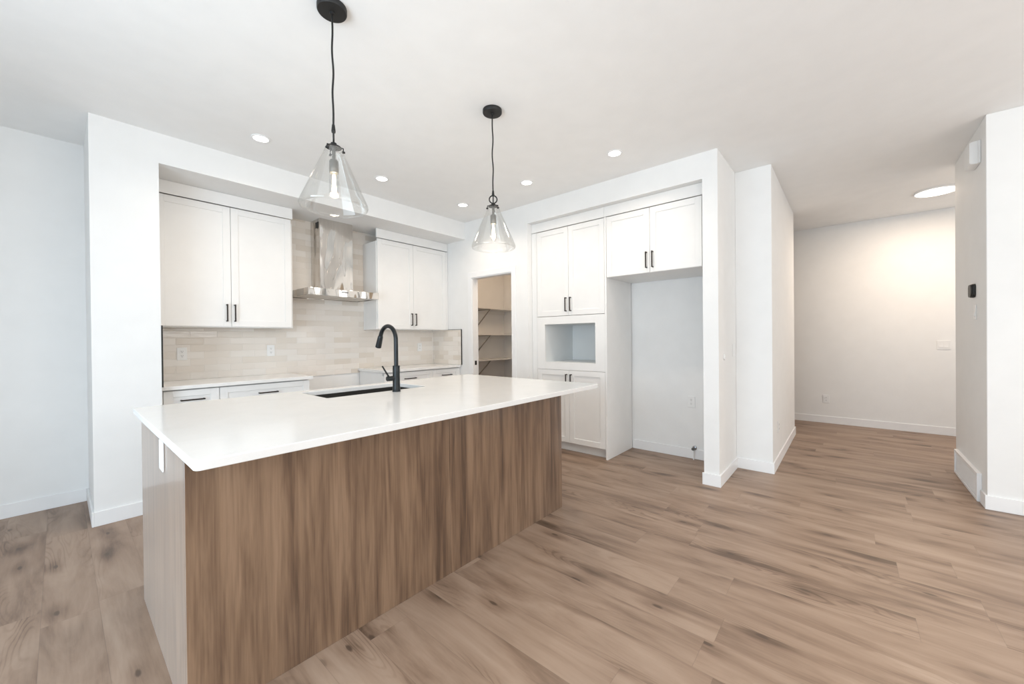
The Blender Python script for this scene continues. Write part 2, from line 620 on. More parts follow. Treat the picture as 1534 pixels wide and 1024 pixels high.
bb('north', -1.70, 0.146 - BT, YT - BT, YT)
bb('return_side', 0.146 - BT, 0.146, YW - BT, YT - BT)
bb('return_front', 0.146, 0.505, YW - BT, YW)
bb('pantry', XP - BT, XP, 2.855, 3.03)
bb('alcove', 4.30 - BT, 4.30, 0.945, 1.884)
bb('pier_front', XP - BT, XP, 0.825 - BT, 0.945 + BT)
bb('pier_end', XP, 4.272 - BT, 0.825 - BT, 0.825)
bb('corner_front', 4.272 - BT, 4.272, 0.53 - BT, 0.825)
bb('corner_side', 4.272, 6.18, 0.53 - BT, 0.53)
bb('hall_end', 7.257 - BT, 7.257, -2.4, 3.0)
bb('right_side_far', 5.37, 5.45, -0.755, -0.755 + BT)
bb('right_side_near', 4.37, 4.50, -0.755, -0.755 + BT)
bb('right_front', 4.37 - BT, 4.37, -3.48, -0.755 + BT)

# pantry door frame: flat casing, jambs and the latch strike
dr = thing('door_1', 'white painted pantry door frame without a door', 'door frame', (XP, (DY0 + DY1) / 2, 0))
dr['kind'] = 'structure'
cs = MB().box(XP - 0.012, XP, DY1 - 0.004, DY1 + 0.062, 0, DZ + 0.066)
cs.box(XP - 0.012, XP, DY0 - 0.062, DY0 + 0.004, 0, DZ + 0.066)
cs.box(XP - 0.012, XP, DY0 + 0.004, DY1 - 0.004, DZ - 0.004, DZ + 0.066)
cs.build('casing', 'trim', dr, 0.002)
jb = MB().box(XP, XP + 0.1, DY1 - 0.016, DY1 - 0.001, 0, DZ - 0.001)
jb.box(XP, XP + 0.1, DY0 + 0.001, DY0 + 0.016, 0, DZ - 0.001)
jb.box(XP, XP + 0.1, DY0 + 0.016, DY1 - 0.016, DZ - 0.016, DZ - 0.001)
jb.build('jamb', 'trim', dr)
st = MB().box(XP + 0.030, XP + 0.066, DY1 - 0.0185, DY1 - 0.0155, 0.918, 0.975)
st.build('strike_plate', 'black', dr, 0.001)['label'] = 'black latch strike plate'

# ------------------------------------------------------------------ cabinet parts


def on_face(face, u0, u1, z0, z1, d0, d1):
    """box on a cabinet face. face = ('y', Y): front looks to -y, u = x ; ('x', X): front looks to -x, u = y.
    d0..d1: distance in front of the face plane (negative = behind)."""
    ax, p = face
    if ax == 'y':
        return (u0, u1, p - d1, p - d0, z0, z1)
    return (p - d1, p - d0, u0, u1, z0, z1)


def shaker(parent, face, u0, u1, z0, z1, name='door', rail=0.058, th=0.020):
    g = 0.0016
    u0, u1, z0, z1 = u0 + g, u1 - g, z0 + g, z1 - g
    mb = MB()
    r = min(rail, (z1 - z0) * 0.3)
    mb.box(*on_face(face, u0, u0 + rail, z0, z1, 0, th))
    mb.box(*on_face(face, u1 - rail, u1, z0, z1, 0, th))
    mb.box(*on_face(face, u0 + rail, u1 - rail, z0, z0 + r, 0, th))
    mb.box(*on_face(face, u0 + rail, u1 - rail, z1 - r, z1, 0, th))
    mb.box(*on_face(face, u0 + rail - 0.002, u1 - rail + 0.002, z0 + r - 0.002, z1 - r + 0.002, 0, th - 0.008))
    return mb.build(name, 'cab', parent, 0.0012, seg=1)


def pull(parent, face, u, z, length, vertical, th=0.020):
    mb = MB()
    w = 0.0055
    a, b = -length / 2, length / 2
    for k in (a, b - 2 * w):
        if vertical:
            mb.box(*on_face(face, u - w, u + w, z + k, z + k + 2 * w, th, th + 0.030))
        else:
            mb.box(*on_face(face, u + k, u + k + 2 * w, z - w, z + w, th, th + 0.030))
    if vertical:
        mb.box(*on_face(face, u - w, u + w, z + a, z + b, th + 0.024, th + 0.034))
    else:
        mb.box(*on_face(face, u + a, u + b, z - w, z + w, th + 0.024, th + 0.034))
    return mb.build('handle', 'bronze', parent, 0.002)


# ---- wall cabinets beside the hood
UZ0, UZ1, UF = 1.400, 2.497, 4.322      # UF = carcass face; door faces stand 20 mm in front of it


def upper_cabinet(x0, x1, d0, d1, split, label, flt):
    r = thing('upper_cabinet', label, 'cabinet', ((x0 + x1) / 2, 4.47, UZ0), 'wall cabinets beside the hood')
    MB().box(x0, x1, UF, YT - 0.0115, UZ0 - 0.006, UZ1 - 0.03).build('body', 'cab', r, 0.001, seg=1)
    MB().box(x0, x1, UF - 0.020, UF, UZ1 + 0.008, SOF - 0.0015).build('top_panel', 'cab', r, 0.001, seg=1)
    if flt:
        MB().box(*flt, UF - 0.020, UF, UZ0, UZ1).build('filler_strip', 'cab', r, 0.001, seg=1)
    for a, b, hs in ((d0, split, 1), (split, d1, -1)):
        d = shaker(r, ('y', UF), a, b, UZ0, UZ1)
        pull(d, ('y', UF), (b - 0.037) if hs > 0 else (a + 0.024), 1.526, 0.158, True)
    return r


upper_cabinet(0.508, 1.572, 0.522, 1.556, 1.041, 'wide white two-door wall cabinet left of the range hood', (0.508, 0.5215))
upper_cabinet(2.511, 3.606, 2.518, 3.576, 3.031, 'white two-door wall cabinet right of the range hood', (3.577, 3.606))

# ---- base cabinets along the tiled wall
BF = 4.078


def base_cabinet(x0, x1, label, filler=None):
    r = thing('base_cabinet', label, 'cabinet', ((x0 + x1) / 2, 4.35, 0), 'base cabinets along the tiled wall')
    bd = MB().box(x0, x1, BF, BF + 0.03, 0.10, 0.845)
    bd.box(x0, x1, BF + 0.03, YT - 0.013, 0.10, 0.884)
    bd.build('body', 'cab', r, 0.001, seg=1)
    MB().box(x0, x1, BF + 0.05, BF + 0.066, 0.0005, 0.0995).build('toe_kick', 'cab', r)
    d = shaker(r, ('y', BF), x0, x1, 0.705, 0.876, 'drawer')
    pull(d, ('y', BF), (x0 + x1) / 2, 0.796, 0.158, False)
    shaker(r, ('y', BF), x0, (x0 + x1) / 2, 0.105, 0.700)
    shaker(r, ('y', BF), (x0 + x1) / 2, x1, 0.105, 0.700)
    if filler:
        MB().box(*filler, BF - 0.012, BF + 0.02, 0.10, 0.882).build('filler_strip', 'cab', r)
    return r


base_cabinet(0.527, 0.889, 'narrow white base cabinet with one drawer, against the left wall return', (0.5065, 0.5262))
base_cabinet(0.890, 1.622, 'wide white base cabinet with one drawer, left of the open range gap')
base_cabinet(2.448, 3.138, 'white base cabinet with one drawer, just right of the range gap')
base_cabinet(3.139, 3.590, 'white base cabinet with one drawer, against the pantry wall', (3.591, 3.609))


def counter(x0, x1, label):
    o = MB().box(x0, x1, 4.032, YT - 0.0115, 0.8855, 0.915).build('countertop', 'quartz', None, 0.002)
    tag(o, label, 'countertop', 'back wall countertops')


counter(0.5065, 1.645, 'white quartz countertop on the base cabinets left of the range gap')
counter(2.428, 3.599, 'white quartz countertop on the base cabinets right of the range gap')

# ---- tile backsplash
bs = MB().box(0.5055, XP - 0.0105, YT - 0.0105, YT - 0.0005, 0.862, SOF - 0.0005).build('tile_backsplash', 'tileX')
tag(bs, 'glossy cream subway tiles in running bond behind the range hood and counters', 'backsplash')
br_ = thing('tile_backsplash', 'glossy cream tiles on the short side wall next to the pantry doorway', 'backsplash', (XP, 4.32, 0.9155))
MB().box(XP - 0.010, XP - 0.0005, 4.022, YT - 0.011, 0.9155, 1.398).build('tiles', 'tileY', br_)
bl_ = thing('tile_backsplash', 'dark metal tile edge strip and tiles on the left side wall of the counter', 'backsplash', (0.5055, 4.32, 0.9155))
MB().box(0.5055, 0.5155, 4.022, YT - 0.011, 0.9155, 1.392).build('tiles', 'tileY', bl_)
for par, bx in ((br_, (XP - 0.014, XP - 0.0005, 4.014, 4.0218, 0.9155, 1.402)),
                (br_, (XP - 0.014, XP - 0.0005, 4.0218, 4.300, 1.3985, 1.402)),
                (bl_, (0.5055, 0.5255, 4.014, 4.0218, 0.9155, 1.394))):
    MB().box(*bx).build('edge_trim', 'black', par)['label'] = 'dark metal edge strip of the tiles'

# ---- range hood
hx0, hx1, hy0, hy1 = 1.657, 2.440, 4.150, YT - 0.0115
hd = thing('range_hood', 'stainless steel chimney range hood on the tiled wall', 'range hood', ((hx0 + hx1) / 2, 4.4, 1.735))
cn = MB()
zc0, zc1 = 1.737, 1.812
cn.box(hx0, hx1, hy0, hy0 + 0.012, zc0, zc1)
cn.box(hx0, hx0 + 0.012, hy0 + 0.012, hy1, zc0, zc1)
cn.box(hx1 - 0.012, hx1, hy0 + 0.012, hy1, zc0, zc1)
cn.box(hx0 + 0.012, hx1 - 0.012, hy1 - 0.012, hy1, zc0, zc1)
cn.box(hx0 + 0.012, hx1 - 0.012, hy0 + 0.012, hy1 - 0.012, zc1 - 0.012, zc1)
cn.box(hx0 + 0.012, hx1 - 0.012, hy0 + 0.012, hy0 + 0.055, zc0, zc0 + 0.010)
cn.build('canopy', 'steel', hd, 0.0015)
for a, b in ((hx0 + 0.03, (hx0 + hx1) / 2 - 0.006), ((hx0 + hx1) / 2 + 0.006, hx1 - 0.03)):
    MB().box(a, b, hy0 + 0.06, hy1 - 0.03, zc0 + 0.004, zc0 + 0.012).build('grease_filter', 'filt', hd, 0.002)
ch = MB().box(1.882, 2.258, 4.395, hy1, zc1 + 0.0005, SOF - 0.001)
ch.build('chimney', 'steel', hd, 0.0015)
vt = MB()
for k in range(5):
    vt.box(1.8805, 1.8825, 4.425, 4.50, 2.515 + 0.013 * k, 2.5265 + 0.013 * k)
vt.build('vent_slots', 'slot', hd)['label'] = 'black vent slots'
cp = MB().box(2.0, 2.075, hy0 - 0.0012, hy0 + 0.002, 1.780, 1.790)
for k in range(4):
    cp.cyl(0.0042, -0.003, 0.0, (2.012 + 0.016 * k, hy0 - 0.001, 1.785), 10, 'y')
cp.build('control_buttons', 'slot', hd)['label'] = 'black control buttons'

# ---- tall cabinet (microwave niche) and the refrigerator surround, in the alcove of the pantry wall
TF = 3.706
tc = thing('tall_cabinet', 'tall white cabinet with an open microwave niche beside the fridge alcove', 'cabinet', (4.0, 2.36, 0))
ty0, ty1 = 1.908, 2.780
TB = 4.298
MB().box(TF, TB, ty0, ty1 + 0.07, 1.520, 2.480).build('upper_body', 'cab', tc)
MB().box(TF, TB, ty0, ty1 + 0.07, 0.10, 0.907).build('lower_body', 'cab', tc)
MB().box(TF + 0.05, TF + 0.066, ty0, ty1 + 0.07, 0.0005, 0.0995).build('toe_kick', 'cab', tc)
nz0, nz1, ny0, ny1 = 0.993, 1.425, 2.020, 2.672
nf = MB()
nf.box(TF - 0.020, TF, ty0, ny0, 0.910, 1.513)
nf.box(TF - 0.020, TF, ny1, ty1, 0.910, 1.513)
nf.box(TF - 0.020, TF, ny0, ny1, 0.910, nz0)
nf.box(TF - 0.020, TF, ny0, ny1, nz1, 1.513)
nf.build('niche_frame', 'cab', tc, 0.001, seg=1)
ns = MB()
ns.box(TF, TB, ny0 - 0.016, ny0, 0.908, 1.515)
ns.box(TF, TB, ny1, ny1 + 0.016, 0.908, 1.515)
ns.box(TF, TB, ny0, ny1, nz0 - 0.016, nz0)
ns.box(TF, TB, ny0, ny1, nz1, nz1 + 0.016)
ns.box(TB - 0.01, TB, ny0, ny1, nz0, nz1)
ns.build('niche_lining', 'cabin', tc)
MB().box(TF - 0.020, TF, ty1 + 0.001, 2.852, 0.10, 2.505).build('filler_strip', 'cab', tc, 0.001, seg=1)
MB().box(TF - 0.020, TF, ty0, 2.852, 2.511, SOF + 0.0005).build('top_panel', 'cab', tc, 0.001, seg=1)
for a, b, hs in ((ty0, 2.345, -1), (2.345, ty1, 1)):
    d = shaker(tc, ('x', TF), a, b, 1.516, 2.504)
    pull(d, ('x', TF), (b - 0.030) if hs < 0 else (a + 0.030), 1.640, 0.155, True)
    d = shaker(tc, ('x', TF), a, b, 0.104, 0.908)
    pull(d, ('x', TF), (b - 0.030) if hs < 0 else (a + 0.030), 0.790, 0.155, True)

fc = thing('refrigerator_surround', 'white two-door cabinet with side panel over the empty fridge alcove', 'cabinet', (4.0, 1.42, 0))
MB().box(3.684, TB - 0.014, 1.8855, 1.9065, 0.0005, 2.506).build('side_panel', 'cab', fc, 0.001, seg=1)
MB().box(TF, TB, 0.9475, 1.8845, 1.884, 2.480).build('body', 'cab', fc)
MB().box(TF - 0.020, TF, 0.9475, 1.9065, 2.511, SOF + 0.0005).build('top_panel', 'cab', fc, 0.001, seg=1)
MB().box(TF - 0.016, TF, 0.9475, 0.966, 1.884, 2.505).build('filler_strip', 'cab', fc)
for a, b, hs in ((0.968, 1.432, -1), (1.432, 1.884, 1)):
    d = shaker(fc, ('x', TF), a, b, 1.884, 2.504)
    pull(d, ('x', TF), (b - 0.030) if hs < 0 else (a + 0.030), 2.005, 0.155, True)

# ---- island
ix0, ix1, iy0, iy1 = 0.261, 2.450, 1.631, 2.636
isl = thing('kitchen_island', 'kitchen island base clad in brown vertical-grain wood panels', 'kitchen island', (1.35, 2.1, 0))
SEAM = 1.369
MB().box(ix0, SEAM - 0.0006, iy0 + 0.0005, iy0 + 0.019, 0.0005, 0.884).build('front_panel', 'woodX', isl, 0.0008, seg=1)
MB().box(SEAM + 0.0006, ix1, iy0 + 0.0005, iy0 + 0.019, 0.0005, 0.884).build('front_panel', 'woodX', isl, 0.0008, seg=1)
MB().box(ix0, ix0 + 0.0185, iy0 + 0.0195, iy1, 0.0005, 0.884).build('end_panel', 'woodY', isl, 0.001, seg=1)
MB().box(ix1 - 0.0185, ix1, iy0 + 0.0195, iy1, 0.0005, 0.884).build('end_panel', 'woodY', isl, 0.001, seg=1)
ca = MB()
ca.box(0.50, 2.42, 2.05, 2.066, 0.10, 0.883)
ca.box(0.50, 0.516, 2.066, 2.845, 0.10, 0.883)
ca.box(2.404, 2.42, 2.066, 2.845, 0.10, 0.883)
ca.box(0.516, 2.404, 2.066, 2.845, 0.10, 0.116)
ca.box(0.516, 2.404, 2.829, 2.845, 0.116, 0.883)
ca.box(0.50, 2.42, 2.76, 2.776, 0.0005, 0.10)
ca.build('carcass', 'cab', isl)

sx0, sx1, sy0, sy1 = 1.060, 1.790, 2.395, 2.800
slab = MB().prism(rrect(0.252, 2.671, 1.436, 2.891, 0.022), 0.8855, 0.915).build('island_countertop', 'quartz')
cut = MB().prism(rrect(sx0, sx1, sy0, sy1, 0.012), 0.80, 1.0).build('cutter', 'quartz')
bo = slab.modifiers.new('cutout', 'BOOLEAN')
bo.operation = 'DIFFERENCE'
bo.solver = 'EXACT'
bo.object = cut
bpy.context.view_layer.update()
dg = bpy.context.evaluated_depsgraph_get()
new_me = bpy.data.meshes.new_from_object(slab.evaluated_get(dg))
slab.modifiers.clear()
slab.data = new_me
bpy.data.objects.remove(cut)
bv = slab.modifiers.new('bevel', 'BEVEL')
bv.width = 0.0035
bv.segments = 3
bv.limit_method = 'ANGLE'
bv.angle_limit = math.radians(50)
tag(slab, 'large white quartz slab topping the island with a sink cutout', 'countertop')

# undermount sink: open-topped basin with a drain
sk = thing('sink', 'black undermount sink basin set into the island countertop', 'sink', ((sx0 + sx1) / 2, (sy0 + sy1) / 2, 0.66))
out, inn = rrect(sx0 - 0.020, sx1 + 0.020, sy0 - 0.020, sy1 + 0.020, 0.03), rrect(sx0 + 0.003, sx1 - 0.003, sy0 + 0.003, sy1 - 0.003, 0.03)
mb = MB()
bm = mb.bm
o_t = [bm.verts.new((x, y, 0.8845)) for x, y in out]
o_b = [bm.verts.new((x, y, 0.655)) for x, y in out]
i_t = [bm.verts.new((x, y, 0.8845)) for x, y in inn]
i_b = [bm.verts.new((x, y, 0.667)) for x, y in inn]
n = len(out)
for k in range(n):
    k2 = (k + 1) % n
    bm.faces.new((o_b[k], o_b[k2], o_t[k2], o_t[k]))
    bm.faces.new((o_t[k], o_t[k2], i_t[k2], i_t[k]))
    bm.faces.new((i_t[k], i_t[k2], i_b[k2], i_b[k]))
bm.faces.new(o_b)
bm.faces.new(i_b)
mb.build('basin', 'sink', sk)
MB().cyl(0.045, 0.6675, 0.671, ((sx0 + sx1) / 2, (sy0 + sy1) / 2, 0), 24, 'z', 0.001).build('drain', 'chrome', sk, smooth=True)

# pull-down faucet
fx, fy = 1.490, 2.322
fa = thing('faucet', 'matte black gooseneck pull-down faucet on the island by the sink', 'faucet', (fx, fy, 0.915))
MB().lathe([(0, 0.9155), (0.0285, 0.9155), (0.0285, 0.919), (0.0262, 0.922), (0.0245, 0.95), (0.0235, 1.05), (0.0235, 1.088), (0.0225, 1.0905), (0, 1.0905)],
           (fx, fy, 0), 32).build('body', 'faucet', fa, smooth=True)
RA = 0.098
pts = [(fx, fy, 1.088), (fx, fy, 1.15), (fx, fy, 1.21), (fx, fy, 1.262)]
for k in range(1, 17):
    a = PI - (PI * 0.90) * k / 16
    pts.append((fx, fy + RA + RA * math.cos(a), 1.262 + RA * math.sin(a)))
MB().tube(pts, 0.0142, 18).build('spout', 'faucet', fa, smooth=True)
p0 = Vector(pts[-1])
dv = (Vector(pts[-1]) - Vector(pts[-2])).normalized()
MB().tube([p0 - dv * 0.002, p0 + dv * 0.004, p0 + dv * 0.012, p0 + dv * 0.05, p0 + dv * 0.085, p0 + dv * 0.088],
          [0.0150, 0.0175, 0.0182, 0.0200, 0.0210, 0.0185], 20).build('spray_head', 'faucet', fa, smooth=True)
hb = MB().lathe([(0, -0.022), (0.0165, -0.022), (0.0165, -0.068), (0.0155, -0.070), (0, -0.070)], (fx, fy, 1.006), 24, 'x')
hb.tube([(fx - 0.056, fy, 1.018), (fx - 0.072, fy + 0.004, 1.045), (fx - 0.098, fy + 0.010, 1.092)], [0.0062, 0.0056, 0.0048], 12)
hb.build('lever_handle', 'faucet', fa, smooth=True)

# ------------------------------------------------------------------ pendants
def make_pendant(label, loc):
    r = thing('pendant_light', label, 'pendant light', loc, 'pendants over the island')
    x, y, z = loc
    c = (x, y, z)
    MB().lathe([(0, -0.0005), (0.066, -0.0005), (0.066, -0.020), (0.063, -0.0245), (0.012, -0.0255), (0.010, -0.036), (0, -0.036)], c, 40).build('ceiling_canopy', 'black', r, smooth=True)
    cp_ = []
    for k in range(29):
        t = k / 28
        w = 0.0035 * math.sin(t * 15.0) * math.sin(PI * t)
        cp_.append((x + w, y - w * 0.8, z - 0.034 - t * 0.520))
    MB().tube(cp_, 0.0045, 10).build('cord', 'black', r, smooth=True)
    ring = MB()
    ring.lathe([(0.0045, -0.552), (0.0065, -0.556), (0.0095, -0.585), (0.0085, -0.592), (0, -0.592)], c, 16)
    ring.tube([(x + 0.0265 * math.cos(2 * PI * k / 28), y, z - 0.615 + 0.0265 * math.sin(2 * PI * k / 28)) for k in range(28)], 0.0042, 10, True)
    ring.tube([(x, y, z - 0.59), (x, y, z - 0.645)], 0.0042, 10)
    ring.build('ring_loop', 'black', r, smooth=True)
    hold = MB().lathe([(0, -0.642), (0.013, -0.642), (0.015, -0.655), (0.033, -0.659), (0.035, -0.664), (0, -0.664)], c, 28)
    for k in range(3):
        a = 2 * PI * k / 3 + 0.35
        ca_, sa_ = math.cos(a), math.sin(a)
        hold.tube([(x + 0.030 * ca_, y + 0.030 * sa_, z - 0.661), (x + 0.042 * ca_, y + 0.042 * sa_, z - 0.663), (x + 0.043 * ca_, y + 0.043 * sa_, z - 0.684)], 0.0028, 8)
        hold.tube([(x + 0.038 * ca_, y + 0.038 * sa_, z - 0.682), (x + 0.050 * ca_, y + 0.050 * sa_, z - 0.682)], 0.0052, 8)
    hold.build('shade_holder', 'black', r, smooth=True)
    so = MB().cyl(0.0078, -0.730, -0.664, c, 16)
    so.lathe([(0, -0.722), (0.016, -0.722), (0.0205, -0.728), (0.0205, -0.782), (0.019, -0.784), (0, -0.784)], c, 28)
    so.build('socket', 'grey', r, smooth=True)
    # outer and inner skin of the blown glass cone, joined at the rims
    og = [(0.0385, -0.668), (0.0400, -0.676), (0.1440, -0.915), (0.1500, -0.930), (0.1520, -0.940), (0.1500, -0.949), (0.1440, -0.953)]
    ig = [(0.1435, -0.950), (0.1480, -0.946), (0.1494, -0.940), (0.1474, -0.931), (0.1415, -0.916), (0.0376, -0.677), (0.0362, -0.668)]
    MB().lathe(og + ig, c, 72, close=True).build('glass_shade', 'glass', r, smooth=True)['label'] = 'clear glass cone shade'
    b = MB().lathe([(0.013, -0.784), (0.013, -0.790), (0.0215, -0.800), (0.0220, -0.875), (0.0180, -0.893), (0.008, -0.902), (0, -0.904)], c, 28).build('bulb', 'glass', r, smooth=True)
    fl = MB()
    for k in range(4):
        a = 2 * PI * k / 4
        fl.tube([(x + 0.004 * math.cos(a), y + 0.004 * math.sin(a), z - 0.790), (x + 0.0085 * math.cos(a + 0.4), y + 0.0085 * math.sin(a + 0.4), z - 0.868)], 0.0016, 8)
    fl.build('filament', 'filament', b, smooth=True)
    L = bpy.data.lights.new('bulb_light', 'POINT')
    L.energy = 5.0
    L.color = (1.0, 0.84, 0.66)
    L.shadow_soft_size = 0.02
    lo = bpy.data.objects.new('bulb_light', L)
    lo.location = (0, 0, -0.895)
    lo.parent = r
    COL.objects.link(lo)
    return r


pend = make_pendant('clear glass cone pendant over the left end of the island, nearer of the two', (0.861, 1.847, CEIL))
pend.rotation_euler.z = math.radians(65)
p2 = copy_tree(pend)
p2.location = (1.968, 1.855, CEIL)
p2.rotation_euler.z = math.radians(133)
p2['label'] = 'clear glass cone pendant over the right end of the island, farther of the two'

# ------------------------------------------------------------------ ceiling lights
def make_downlight(label, loc):
    r = thing('recessed_light', label, 'ceiling light', loc, 'recessed lights in the kitchen ceiling')
    MB().lathe([(0.050, -0.0005), (0.066, -0.0005), (0.067, -0.003), (0.064, -0.0065), (0.052, -0.0075), (0.050, -0.004)], loc, 36, close=True).build('trim_ring', 'trim', r, smooth=True)
    MB().cyl(0.0495, -0.0045, -0.0008, loc, 32).build('lens', 'lens', r)
    L = bpy.data.lights.new('downlight', 'SPOT')
    L.energy = 27.0
    L.spot_size = math.radians(150)
    L.spot_blend = 0.8
    L.color = (1.0, 0.85, 0.70)
    L.shadow_soft_size = 0.05
    lo = bpy.data.objects.new('downlight', L)
    lo.location = (0, 0, -0.02)
    lo.parent = r
    COL.objects.link(lo)
    return r


dl = make_downlight('recessed ceiling light above the left wall cabinet', (1.041, 3.452, CEIL))
for (x, y), lab in (((2.074, 3.443), 'recessed ceiling light in front of the range hood'),
                    ((3.110, 3.419), 'recessed ceiling light in the corner above the pantry doorway'),
                    ((3.100, 2.455), 'recessed ceiling light in front of the microwave cabinet'),
                    ((3.114, 1.507), 'recessed ceiling light in front of the fridge alcove cabinet')):
    k = copy_tree(dl)
    k.location = (x, y, CEIL)
    k['label'] = lab

hl = thing('flush_light', 'large round flush ceiling light in the hallway', 'ceiling light', (6.28, -0.735, CEIL))
MB().lathe([(0.165, -0.0005), (0.176, -0.0005), (0.178, -0.014), (0.172, -0.020), (0.165, -0.020)], (6.28, -0.735, CEIL), 48, close=True).build('trim_ring', 'trim', hl, smooth=True)
MB().cyl(0.1645, -0.018, -0.001, (6.28, -0.735, CEIL), 48).build('lens', 'halldisc', hl)
L = bpy.data.lights.new('hall_lamp', 'AREA')
L.shape = 'DISK'
L.size = 0.32
L.energy = 30
L.color = (1.0, 0.80, 0.62)
lo = bpy.data.objects.new('hall_lamp', L)
lo.location = (0, 0, -0.022)
lo.parent = hl
COL.objects.link(lo)

pl_ = bpy.data.lights.new('pantry_fill', 'POINT')  # unseen fill light added to brighten the pantry interior, no fixture
pl_.energy = 15.0
pl_.color = (1.0, 0.77, 0.56)
pl_.shadow_soft_size = 0.2
plo = bpy.data.objects.new('pantry_fill', pl_)
plo.location = (4.05, 3.15, 2.72)
COL.objects.link(plo)

# ------------------------------------------------------------------ outlets and switches (built facing -y, then turned)
def make_outlet(label, loc, rz=0.0, group='duplex outlets'):
    r = thing('wall_outlet', label, 'outlet', (0, 0, 0), group)
    MB().box(-0.036, 0.036, -0.006, -0.0005, -0.058, 0.058).build('cover_plate', 'plastic', r, 0.002)
    for s in (-1, 1):
        rc = MB().prism(rrect(-0.0165, 0.0165, -0.0135, 0.0135, 0.006), 0.0, 0.0025)
        bmesh.ops.rotate(rc.bm, verts=rc.bm.verts, cent=(0, 0, 0), matrix=Matrix.Rotation(PI / 2, 3, 'X'))
        bmesh.ops.translate(rc.bm, verts=rc.bm.verts, vec=(0, -0.006, 0.020 * s))
        ro = rc.build('receptacle', 'plastic', r, 0.0006, seg=1)
        sl = MB()
        sl.box(-0.0072, -0.0050, -0.0090, -0.0082, 0.020 * s - 0.001, 0.020 * s + 0.008)
        sl.box(0.0050, 0.0072, -0.0090, -0.0082, 0.020 * s - 0.001, 0.020 * s + 0.008)
        sl.cyl(0.0026, -0.0090, -0.0082, (0, 0, 0.020 * s - 0.0068), 10, 'y')
        sl.build('slots', 'slot', ro)
    r.location = loc
    r.rotation_euler.z = rz
    return r


ol = make_outlet('white outlet with dark slots at the left end of the tile backsplash', (0.735, YT - 0.0106, 1.156))
for lab, loc, rz in (('white outlet on the tiles below the right door of the left wall cabinet', (1.462, YT - 0.0106, 1.166), 0),
                     ('white outlet on the tiles below the right wall cabinet, behind the faucet', (3.352, YT - 0.0106, 1.160), 0),
                     ('white outlet low on the back wall of the fridge alcove', (4.2998, 1.243, 0.590), -PI / 2),
                     ('white outlet low on the hallway end wall above the baseboard', (7.2568, 0.250, 0.350), -PI / 2),
                     ('white outlet near the floor on the shaded wall side entering the hallway', (4.63, 0.5298, 0.372), 0)):
    k = copy_tree(ol)
    k.location = loc
    k.rotation_euler.z = rz
    k['label'] = lab


def make_switch(label, loc, rz, gangs=1):
    r = thing('light_switch', label, 'light switch', (0, 0, 0))
    w = 0.036 + 0.023 * (gangs - 1)
    MB().box(-w, w, -0.006, -0.0005, -0.058, 0.058).build('cover_plate', 'plastic', r, 0.002)
    for g_ in range(gangs):
        c = (g_ - (gangs - 1) / 2) * 0.046
        q = MB()
        q.prism([(-0.0075, -0.033), (-0.0105, -0.033), (-0.0075, 0.0), (-0.0062, 0.033), (-0.006, 0.033), (-0.006, -0.033)][::-1], c - 0.0165, c + 0.0165)
        # profile given as (y, z) and extruded along z: turn it so that it extrudes along x
        bmesh.ops.transform(q.bm, verts=q.bm.verts, matrix=Matrix(((0, 0, 1, 0), (1, 0, 0, 0), (0, 1, 0, 0), (0, 0, 0, 1))))
        q.build('rocker', 'plastic', r, 0.0006, seg=1)
    r.location = loc
    r.rotation_euler.z = rz
    return r


make_switch('white double light switch high on the hallway end wall', (7.2568, -0.905, 1.132), -PI / 2, 2)
make_switch('white double light switch on the shaded end face of the fridge alcove wall', (4.185, 0.8248, 1.135), 0, 2)
make_switch('white light switch below the black thermostat on the right wall', (4.69, -0.7548, 1.435), PI, 1)

rb = thing('wall_sensor', 'small round white sensor beside the double switch on the alcove wall end', 'sensor', (3.79, 0.825, 1.085))
MB().lathe([(0, -0.012), (0.018, -0.012), (0.024, -0.009), (0.026, -0.0005), (0, -0.0005)], (3.79, 0.825, 1.085), 28, 'y').build('disc', 'plastic', rb, smooth=True)
MB().lathe([(0, -0.0145), (0.007, -0.014), (0.008, -0.0118), (0, -0.0118)], (3.79, 0.825, 1.085), 16, 'y').build('button', 'cabin', rb, smooth=True)

# blank cover on the island's end panel
io = thing('island_outlet', 'white outlet plate under the countertop on the island end panel', 'outlet', (0.261, 2.035, 0.822))
MB().box(0.2545, 0.2605, 1.997, 2.073, 0.764, 0.880).build('cover_plate', 'plastic', io, 0.002)
MB().box(0.2525, 0.2545, 2.018, 2.052, 0.789, 0.855).build('receptacle', 'plastic', io, 0.0008)

# door chime, thermostat and return-air grille on the right-hand wall (faces +y)
YG = -0.755
cb = thing('door_chime', 'white door chime box high on the right wall', 'door chime', (4.60, YG, 2.62))
MB().box(4.505, 4.695, YG + 0.0005, YG + 0.014, 2.545, 2.715).build('back_plate', 'plastic', cb, 0.004)
fr_ = MB()
prof = [(YG + 0.0142, 2.545)] + [(YG + 0.014 + 0.042 * math.sin(PI / 2 * k / 6), 2.557 - 0.012 * math.cos(PI / 2 * k / 6)) for k in range(7)] \
    + [(YG + 0.014 + 0.042 * math.cos(PI / 2 * k / 6), 2.703 + 0.012 * math.sin(PI / 2 * k / 6)) for k in range(7)]
fr_.prism(prof, 4.515, 4.685)
bmesh.ops.transform(fr_.bm, verts=fr_.bm.verts, matrix=Matrix(((0, 0, 1, 0), (1, 0, 0, 0), (0, 1, 0, 0), (0, 0, 0, 1))))
fr_.build('cover', 'plastic', cb, 0.002)

th = thing('thermostat', 'small rounded black thermostat on the right wall', 'thermostat', (4.72, YG, 1.605))


